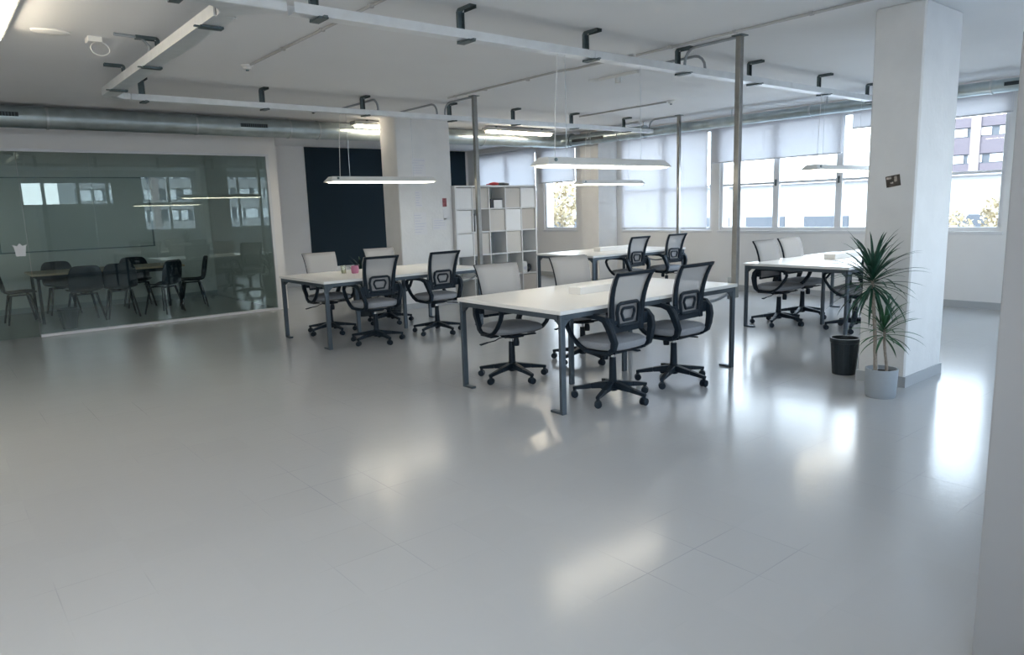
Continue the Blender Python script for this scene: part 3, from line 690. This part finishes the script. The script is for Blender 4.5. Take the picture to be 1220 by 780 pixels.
def cane(bx, by, tx, ty, z, r, nl, ln, seed, mt, el0=-.9):
    rnd = random.Random(seed); ps = []
    for i in range(14):
        t = i / 13; ps.append((bx + (tx - bx) * t + .006 * math.sin(t * 7 + seed), by + (ty - by) * t, .18 + (z - .18) * t))
    MB().tube(ps, [r * (1 + .12 * (i % 2)) * (1.1 - .2 * i / 13) for i in range(14)], 9).build('cane', BARK, pl)
    mb_ = MB()
    for i in range(nl):
        t = i / nl; az = i * 2.39996 + rnd.uniform(-.2, .2); el = el0 + (1.45 - el0) * t ** .8 + rnd.uniform(-.12, .12)
        h_ = z - .08 + .11 * t
        leaf(mb_, (tx + .01 * math.cos(az), ty + .01 * math.sin(az), h_), az, el, ln * rnd.uniform(.72, 1.08), .0098, rnd.uniform(.5, 1.3), rnd)
    mb_.build('foliage', mt, pl)
cane(-.025, .03, -.055, .075, .89, .0125, 92, .37, 11, LEAF)
cane(.035, -.02, .025, .01, .52, .0095, 46, .29, 7, LEAF2, -.5)
# dark plant by the blackboard
p2 = empty('potted_plant', (4.85, 9.35, 0)); tag(p2, 'small dark bushy plant in front of the blackboard, above the pink cup', 'potted plant')
MB().lathe([(.0001, 0), (.11, 0), (.14, .30), (.145, .42), (.13, .42), (.12, .36), (.0001, .36)], n=24).build('pot', BINM, p2)
mb_ = MB(); rnd = random.Random(8)
for i in range(46): leaf(mb_, (0, 0, .40 + .25 * i / 46), i * 2.4, .3 + 1.0 * i / 46, .30, .014, rnd.uniform(.5, 1.6), rnd)
mb_.tube([(0, 0, .3), (0, 0, .66)], .012, 8)
mb_.build('foliage', mat('very_dark_leaf', (.008, .03, .03), .5), p2)

# ================================================================== pendant lamps
def make_pendant():
    e = empty('pendant_lamp'); Ln = 1.50; h = .062
    prof = [(-.105, 0), (.105, 0), (.105, .012), (.055, h), (-.055, h), (-.105, .012)]
    a = MB(); v = []
    for x, ins in ((0, 0), (Ln, 0)):
        for y, z in prof: v.append((x + (z * .75 if x == 0 else -z * .75), y, z))
    n_ = len(prof); f_ = [(i, (i + 1) % n_, n_ + (i + 1) % n_, n_ + i) for i in range(1, n_)] + [tuple(reversed(range(n_))), tuple(range(n_, 2 * n_))]
    a.add(v, f_); a.build('lamp_housing', LAMPM, e)
    MB().box(.05, Ln - .05, -.09, .09, -.012, .002).build('lit_diffuser', TUBE, e, bevel=.004, seg=1)
    MB().tube([(.10, -.085, .040), (.10, -.095, .040)], .014, 10).build('switch_knob', DARKST, e)
    for x in (.30, 1.20):
        MB().tube([(x, 0, h), (x, 0, 2.648 - 1.80)], .0022, 6).build('suspension_wire', GALV, e)
    MB().tube([(.17, 0, h), (.19, .0, .5), (.22, 0, 2.648 - 1.80)], .003, 6).build('power_cable', PLASTW, e)
    return e
pe = make_pendant()
for i, (x, y, z, lab) in enumerate([(3.77, 4.22, 1.80, 'white pendant lamp over the nearest desk'), (3.80, 8.02, 1.855, 'white pendant lamp in front of the blackboard and middle column'),
                                    (7.95, 8.02, 1.81, 'small looking far pendant lamp over the back desk'), (7.88, 4.22, 1.80, 'faint white pendant lamp seen against the long window')]):
    o = pe if i == 0 else copy_tree(pe); o.location = (x, y, z); tag(o, lab, 'lamp', 'linear pendant lamps')
    for c in o.children:
        if c.name.startswith(('suspension', 'power')): c.scale.z = (2.648 - z) / .848

# ceiling fluorescents
def fluoro(x, y, rz, ln, lab):
    e = empty('fluorescent_fixture', (x, y, 2.80), rz); tag(e, lab, 'ceiling light', 'ceiling fluorescent fixtures')
    MB().prism([(-.075, .045), (-.085, .0), (-.06, -.01), (.06, -.01), (.085, 0), (.075, .045)], 'x', 0, ln).build('fixture_housing', mat('grey_fixture', (.45, .46, .45), .5), e, bevel=.004)
    MB().prism([(-.065, -.009), (-.05, -.045), (.05, -.045), (.065, -.009)], 'x', .06, ln - .06).build('lit_diffuser', FTUBE, e, bevel=.006)
    a = MB(); 
    for q in (.25, ln - .25): a.box(q - .01, q + .01, -.02, .02, .045, .07)
    a.build('mount', DARKST, e)
fluoro(7.60, 9.86, 0, 1.55, 'warm lit fluorescent fixture by the duct right of the middle column')
fluoro(5.22, 10.02, 0, 1.55, 'warm lit fluorescent fixture half hidden behind the middle column')
fluoro(.56, 5.0, PI / 2, 1.5, 'bright fluorescent fixture cut by the top left corner')
fluoro(.56, 1.2, PI / 2, 1.5, 'unseen fluorescent fixture above the camera, added to brighten the near room'); fluoro(-1.6, 1.2, PI / 2, 1.5, 'unseen fluorescent fixture left of the camera, added to brighten the near room')  # both fixtures are added out of view to light the foreground
fluoro(-1.6, 5.0, PI / 2, 1.5, 'unseen fluorescent fixture left of the corner fixture, added to brighten the room')  # added out of view as well, lifts the left side

# ================================================================== ducts
def duct_run(e, p0, p1, r, seams, mt=GALVD):
    MB().tube([p0, p1], r, 32).build('duct_pipe', mt, e)
    d = (Vector(p1) - Vector(p0)); l = d.length; d.normalize()
    for s in seams:
        c = Vector(p0) + d * s
        MB().tube([c - d * .012, c + d * .012], r + .009, 32).build('joint_ring', GALV, e)
e = empty('ventilation_duct', (0, 10.35, 2.722)); tag(e, 'fat round galvanised duct running along above the meeting room glass', 'duct')
duct_run(e, (XL, 0, 0), (9.66, 0, 0), .128, [1.4, 3.0, 4.55, 6.25, 7.55, 8.0, 9.4, 11.1])
a = MB(); a.tube([(9.64, 0, 0), (9.74, -.01, 0), (9.81, -.06, 0), (9.85, -.15, 0), (9.86, -.30, 0)], .125, 28); a.build('duct_elbow', GALVD, e)
def slot(x0, x1, mt):
    g = MB(); yf = -.1285
    g.box(x0, x1, yf - .004, yf + .03, -.012, .038); o = g.build('air_grille', VENT if mt else BEIGE, e)
    s_ = MB(); k = x0 + .01
    while k < x1 - .01: s_.box(k, k + .006, yf - .007, yf - .003, -.010, .036); k += .03
    s_.build('grille_slats', GALV if not mt else DARKST, e)
slot(.62, 1.06, True); slot(3.62, 4.00, True); slot(8.22, 8.68, False)
e = empty('ventilation_duct', (9.85, 0, 2.69)); tag(e, 'slimmer galvanised duct running along above the windows', 'duct')
duct_run(e, (0, 10.03, .02), (0, 8.25, .02), .105, [.5, 1.2]); duct_run(e, (0, 8.27, .0), (0, YR + .02, 0), .075, [.8, 1.9, 3.0, 4.1, 5.2, 6.3])
a = MB()
for y0, y1 in ((9.15, 9.95), (2.78, 2.93)):
    a.box(-.112 if y0 > 5 else -.080, -.04, y0, y1, -.012 if y0 < 5 else -.02, .030)
a.build('air_grille', VENT, e)
# duct straps from ceiling
for y in (6.55, 5.05, 8.3, 3.6):
    a = MB(); a.box(9.845, 9.855, y - .012, y + .012, 2.76, CZ); tag(a.build('duct_strap', GALV), 'steel strap holding the window duct to the ceiling', 'bracket', 'straps on the window duct')

# ================================================================== cable trays
TZ0, TZ1, TWd = 2.65, 2.71, .10
def tray_piece(mb, p, q, ax):
    h = TWd / 2
    if ax == 'x':
        mb.box(p[0], q[0], p[1] - h, p[1] + h, TZ0, TZ0 + .004); mb.box(p[0], q[0], p[1] - h, p[1] - h + .004, TZ0 + .004, TZ1); mb.box(p[0], q[0], p[1] + h - .004, p[1] + h, TZ0 + .004, TZ1)
    else:
        mb.box(p[0] - h, p[0] + h, p[1], q[1], TZ0, TZ0 + .004); mb.box(p[0] - h, p[0] - h + .004, p[1], q[1], TZ0 + .004, TZ1); mb.box(p[0] + h - .004, p[0] + h, p[1], q[1], TZ0 + .004, TZ1)
YT1, YT2, XT = 4.24, 8.02, 1.56
e = empty('cable_tray', (0, 0, 0)); tag(e, 'long zinc cable tray hanging across the room above the nearest desk', 'cable tray')
for x0, x1 in ((-1.5, 1.38), (1.86, 4.38), (4.384, 7.4), (7.404, 9.72)):
    a = MB(); tray_piece(a, (x0, YT1), (x1, YT1), 'x'); a.build('tray_channel', TRAYM, e)
# T fitting with rounded corners
a = MB(); k = .22; P = [(XT - k, YT1 - .05), (XT + k + .04, YT1 - .05), (XT + k + .04, YT1 + .05)]
for i in range(6): an = PI / 2 * i / 5; P.append((XT + .05 + .21 - .21 * math.sin(an), YT1 + .05 + .21 - .21 * math.cos(an)))
P += [(XT - .05, YT1 + .26)]
for i in range(6): an = PI / 2 * (1 - i / 5); P.append((XT - .05 - .17 + .17 * math.sin(an), YT1 + .05 + .21 - .21 * math.cos(an)))
P += [(XT - k, YT1 + .05)]
a.prism(P, 'z', TZ0 - .001, TZ0 + .06); a.build('tee_fitting', TRAYM, e, bevel=.012)
e = empty('cable_tray', (XT, 0, 0)); tag(e, 'zinc cable tray running away from the camera at the upper left', 'cable tray')
a = MB(); h = TWd / 2 + .015
a.box(-h, h, YT1 + .262, YT2 - .20, TZ0, TZ0 + .004); a.box(-h, -h + .004, YT1 + .262, YT2 - .20, TZ0 + .004, TZ1 + .01); a.box(h - .004, h, YT1 + .262, YT2 - .20, TZ0 + .004, TZ1 + .01); a.build('tray_channel', TRAYM, e)
e = empty('cable_tray', (0, 0, 0)); tag(e, 'far zinc cable tray crossing in front of the middle column', 'cable tray')
for x0, x1 in ((XT + .22, 5.35), (5.354, 9.72)):
    a = MB(); tray_piece(a, (x0, YT2), (x1, YT2), 'x'); a.build('tray_channel', TRAYM, e)
a = MB(); P = []
for i in range(7): an = PI / 2 * i / 6; P.append((XT + .216 - .281 * math.cos(an), YT2 - .20 + .25 * math.sin(an)))
for i in range(7): an = PI / 2 * (1 - i / 6); P.append((XT + .216 - .15 * math.cos(an), YT2 - .20 + .15 * math.sin(an)))
a.prism(P, 'z', TZ0 - .001, TZ0 + .062); a.build('elbow_fitting', TRAYM, e, bevel=.01)

# brackets
def make_bracket():
    e = empty('tray_bracket'); a = MB(); W2 = .026
    zt = CZ - TZ0  # local origin at ceiling
    back = .062
    a.box(-W2, W2, back, back + .004, -zt - .012, -.03); 
    a.ribbon([(back + .002, -.03), (back, -.015), (back - .012, -.004), (back - .03, -.002)], .004, -W2, W2); a.box(-W2, W2, -.10, back - .03, -.004, 0)
    for s_ in (-1, 1): a.box(s_ * W2 - .002, s_ * W2 + .002, back - .020, back + .004, -zt - .012, -.02); a.box(s_ * W2 - .002, s_ * W2 + .002, -.10, back - .02, -.024, 0)
    a.build('bracket_arm', DARKST, e)
    b2 = MB(); b2.box(-.03, .03, -.075, back + .004, -zt - .016, -zt - .004); b2.box(-.012, .012, -.105, -.075, -zt - .012, -zt - .004); b2.build('bottom_clip', DARKST, e)
    return e
br0 = make_bracket(); first = True
bx = [(2.03, YT1, 0), (3.13, YT1, 0), (4.38, YT1, 0), (5.58, YT1, 0), (6.75, YT1, 0), (8.17, YT1, 0), (9.38, YT1, 0),
      (1.90, YT2, 0), (3.12, YT2, 0), (4.36, YT2, 0), (5.64, YT2, 0), (6.74, YT2, 0), (7.9, YT2, 0), (9.09, YT2, 0)]
names1 = ['first', 'second', 'third', 'fourth', 'fifth', 'sixth', 'seventh']
for i, (x, y, r) in enumerate(bx):
    o = br0 if first else copy_tree(br0); first = False; o.location = (x, y, CZ); o.rotation_euler = (0, 0, r)
    tag(o, 'dark steel bracket, %s from the left along the %s cable tray' % (names1[i % 7], 'near' if i < 7 else 'far'), 'bracket', 'steel brackets carrying the trays')
for i, (x, y) in enumerate([(XT, 4.76), (XT, 6.22), (XT, 7.42)]):
    o = copy_tree(br0); o.location = (x, y, CZ); o.rotation_euler = (0, 0, -PI / 2); tag(o, 'steel bracket, %s nearest along the tray at the upper left' % ['the', 'second', 'third'][i], 'bracket', 'steel brackets carrying the trays')
o = copy_tree(br0); o.location = (1.22, YT1, CZ); tag(o, 'steel bracket cut by the top edge, left of the tray junction', 'bracket', 'steel brackets carrying the trays')

# ceiling conduits
def conduit(pts, r, lab, mt=CONDW, clips=()):
    e = empty('ceiling_conduit', pts[0]); tag(e, lab, 'conduit'); P = [Vector(p) - Vector(pts[0]) for p in pts]
    MB().tube(P, r, 8).build('conduit_pipe', mt, e)
    if clips:
        a = MB(); d = (P[-1] - P[0])
        for c in clips: q = P[0] + d * c; a.cbox(q + Vector((0, 0, .002)), (.035, .03, r * 2 + .006))
        a.build('clip', mt, e)
r_ = .011; zc = CZ - r_ - .001
conduit([(5.41, 2.0, zc), (5.41, YT1 + .40, zc)], r_, 'thin conduit on the ceiling running past the tallest pole', clips=(.35, .6, .85))
conduit([(5.39, 4.66, zc), (5.36, 5.4, zc), (5.30, 5.6, zc), (5.30, 7.6, zc)], r_, 'thin ceiling conduit continuing beyond the near tray', clips=(.5, .75, .95))
conduit([(2.55, 3.0, zc), (2.55, 6.8, zc)], r_, 'thin ceiling conduit leading to the ceiling sensor at the left', clips=(.4, .6, .8))
conduit([(8.2, 6.5, zc), (8.2, 8.2, zc)], r_, 'thin ceiling conduit ending in a small sensor', clips=(.3, .6))
def bend(x, y0, y1, lab, s=1):
    pts = [(x, y0, zc)] + [(x, y1 - s * .12, zc)] + [(x, y1 - s * .12 + s * .12 * math.sin(a_), zc - .12 + .12 * math.cos(a_)) for a_ in (.4, .8, 1.2, 1.57)] + [(x, y1, TZ0 + .03)]
    conduit(pts, .013, lab, HOSE)
bend(5.60, 3.69, YT1 - .01, 'grey conduit bending from the tallest pole to the near tray'); bend(5.525, 7.39, YT2 - .01, 'grey conduit bending from the shelf side pole to the far tray'); bend(9.66, 7.43, YT2 - .01, 'grey conduit bending from the thin far pole into the tray')
bend(5.95, 5.0, YT1 + .02, 'short grey conduit curving down behind the near tray', -1); bend(4.55, 9.1, YT2 + .02, 'short grey conduit curving down behind the far tray at the left', -1); bend(5.42, 9.2, YT2 + .02, 'grey conduit curving down behind the far tray by the column', -1)
conduit([(1.31, 6.2, zc), (1.50, 6.22, zc), (1.56, 6.25, zc - .05), (XT, 6.27, TZ1 - .01)], .012, 'short conduit from the white junction box to the upper left tray', HOSE)
# ceiling devices
def sensor(x, y, lab):
    e = empty('smoke_detector', (x, y, CZ)); tag(e, lab, 'detector')
    MB().lathe([(.055, 0), (.055, -.014), (.040, -.022), (.036, -.040), (.0001, -.044)], n=24).build('detector_body', PLASTW, e); MB().lathe([(.016, -.043), (.014, -.056), (.0001, -.058)], n=14).build('sensor_tip', DARKST, e)
sensor(2.545, 6.88, 'white ceiling sensor at the end of the left conduit'); sensor(8.2, 6.42, 'small ceiling sensor at the end of the conduit near the windows')
e = empty('junction_box', (1.22, 6.45, CZ)); tag(e, 'white junction box with looped cable on the ceiling at upper left', 'junction box')
MB().box(-.05, .05, -.06, .06, -.04, 0).build('box_body', PLASTW, e, bevel=.005)
a = MB(); a.tube([(.03 + .065 * math.cos(t / 16 * 2 * PI), -.03, -.085 + .05 * math.sin(t / 16 * 2 * PI)) for t in range(17)], .004, 6); a.build('cable_loop', PLASTW, e)
e = empty('ceiling_emergency_light', (.93, 6.37, CZ)); tag(e, 'flat white oval emergency light on the ceiling by the corner fixture', 'ceiling light')
MB().lathe([(.085, 0), (.085, -.012), (.06, -.024), (.0001, -.026)], n=28, sq=(1.5, .75, 2)).build('lamp_body', PLASTW, e)
e = empty('ceiling_spot_lamp', (6.05, 5.45, CZ)); tag(e, 'small white ceiling lamp on an arm behind the near tray', 'ceiling light')
a = MB(); a.box(-.02, .02, -.28, .28, -.03, 0); a.build('mount_arm', PLASTW, e, bevel=.004); MB().lathe([(.03, -.03), (.032, -.09), (.0001, -.095)], n=16).build('lamp_head', PLASTW, e)
MB().lathe([(.06, 0), (.055, -.02), (.0001, -.028)], (0, .36, 0), 20).build('rose', PLASTW, e)
e = empty('security_camera', (4.15, 9.0, CZ)); tag(e, 'small white security camera under the ceiling left of the middle column', 'camera')
MB().lathe([(.035, 0), (.035, -.012), (.012, -.02), (.012, -.06), (.0001, -.06)], n=16).build('camera_base', PLASTW, e)
MB().tube([(.05, .06, -.055), (-.04, -.07, -.085)], .032, 14).build('camera_body', PLASTW, e); MB().tube([(-.04, -.07, -.085), (-.05, -.085, -.089)], .022, 14).build('lens', BLK, e)
e = empty('junction_box', (1.78, 7.55, CZ)); tag(e, 'white box on the ceiling inside the corner of the cable trays', 'junction box'); MB().box(-.07, .07, -.09, .09, -.06, 0).build('box_body', PLASTW, e, bevel=.004); MB().box(-.06, .06, -.08, .08, -.066, -.06).build('lid', PLASTW, e, bevel=.002)

# ================================================================== meeting room
wb = empty('whiteboard', (0, YB - .001, 0)); tag(wb, 'long whiteboard on the meeting room back wall behind the glass', 'whiteboard')
MB().box(.99, 3.28, -.014, -.004, 1.02, 2.22).build('writing_surface', WBOARD, wb)
a = MB(); a.box(.96, 3.31, -.02, 0, 1.0, 1.02); a.box(.96, 3.31, -.02, 0, 2.22, 2.24); a.box(.96, .99, -.02, 0, 1.02, 2.22); a.box(3.28, 3.31, -.02, 0, 1.02, 2.22); a.build('board_frame', DARKST, wb)
mt_ = empty('meeting_table', (1.17, 12.40, 0)); tag(mt_, 'long oak topped meeting table behind the glass', 'table')
MB().box(0, 2.1, 0, .95, .715, .745).build('table_top', OAK, mt_, bevel=.003)
a = MB(); a.box(.08, 2.02, .07, .10, .66, .714); a.box(.08, 2.02, .85, .88, .66, .714); a.box(.08, .11, .10, .85, .66, .714); a.box(1.99, 2.02, .10, .85, .66, .714); a.build('table_frame', BLACKP2, mt_)
for x in (.06, 2.0):
    for y in (.06, .85): MB().box(x, x + .04, y, y + .04, 0, .714).build('leg', BLACKP2, mt_, bevel=.003)
def make_shell():
    e = empty('shell_chair')
    prof = [(.22, .44), (.15, .455), (.02, .445), (-.12, .44), (-.19, .46), (-.225, .52), (-.245, .62), (-.265, .73), (-.285, .82), (-.288, .85)]
    hwl = [.17, .215, .235, .235, .232, .235, .24, .235, .20, .15]
    v = []; cols = [-1, -.75, -.4, 0, .4, .75, 1]
    for (y, z), h_ in zip(prof, hwl):
        for c in cols: k = abs(c) ** 3; v.append((c * h_, y + (.045 * k if z > .5 else 0), z + (.035 * k if z < .5 else 0)))
    nn = len(cols); ms = MB(); ms.add(v, [(i * nn + j, i * nn + j + 1, (i + 1) * nn + j + 1, (i + 1) * nn + j) for i in range(len(prof) - 1) for j in range(nn - 1)], True)
    o = ms.build('seat_shell', BLACKP2, e); s_ = o.modifiers.new('solid', 'SOLIDIFY'); s_.thickness = .012; u = o.modifiers.new('sub', 'SUBSURF'); u.levels = 1; u.render_levels = 1
    f_ = MB(); f_.bar((-.15, .12, .425), (.15, .12, .425), .03, .02); f_.bar((-.15, -.12, .42), (.15, -.12, .42), .03, .02); f_.bar((0, -.13, .42), (0, .13, .42), .03, .02); f_.build('under_frame', BLACKP2, e)
    for sx in (-1, 1):
        for sy in (-1, 1): MB().tube([(sx * .14, sy * .12, .425), (sx * .215, sy * .20, .003)], [.019, .012], 10).build('leg', BLACKP2, e)
    return e
s0 = make_shell()
for i, (x, y, a_, lab) in enumerate([(1.03, 12.95, -88, 'dark shell chair at the left end of the meeting table'), (1.78, 12.32, 6, 'dark shell chair behind the dark bin, back to the glass'),
        (2.28, 12.36, -4, 'dark shell chair in the middle of the glass side of the meeting table'), (1.68, 13.72, 182, 'dark shell chair on the far side of the meeting table, left'),
        (2.80, 13.62, 178, 'dark shell chair on the far side of the meeting table, middle'), (2.88, 12.30, 38, 'dark shell chair turned outward near the right table end'), (3.44, 12.72, 80, 'dark shell chair at the right end of the meeting table')]):
    o = s0 if i == 0 else copy_tree(s0); o.location = (x, y, 0); o.rotation_euler = (0, 0, math.radians(a_)); tag(o, lab, 'chair', 'dark shell chairs around the meeting table')
# paper crown shaped sticker on the glass
e = empty('paper_cutout', (.965, YP - .001, 0)); tag(e, 'small white paper cup cutout stuck on the meeting room glass', 'sticker')
a = MB(); a.prism([(-.05, 1.07), (.05, 1.07), (.065, 1.19), (.085, 1.22), (.03, 1.20), (0, 1.235), (-.03, 1.20), (-.085, 1.22), (-.065, 1.19)], 'y', -.002, 0); a.build('cutout', PAPER, e)
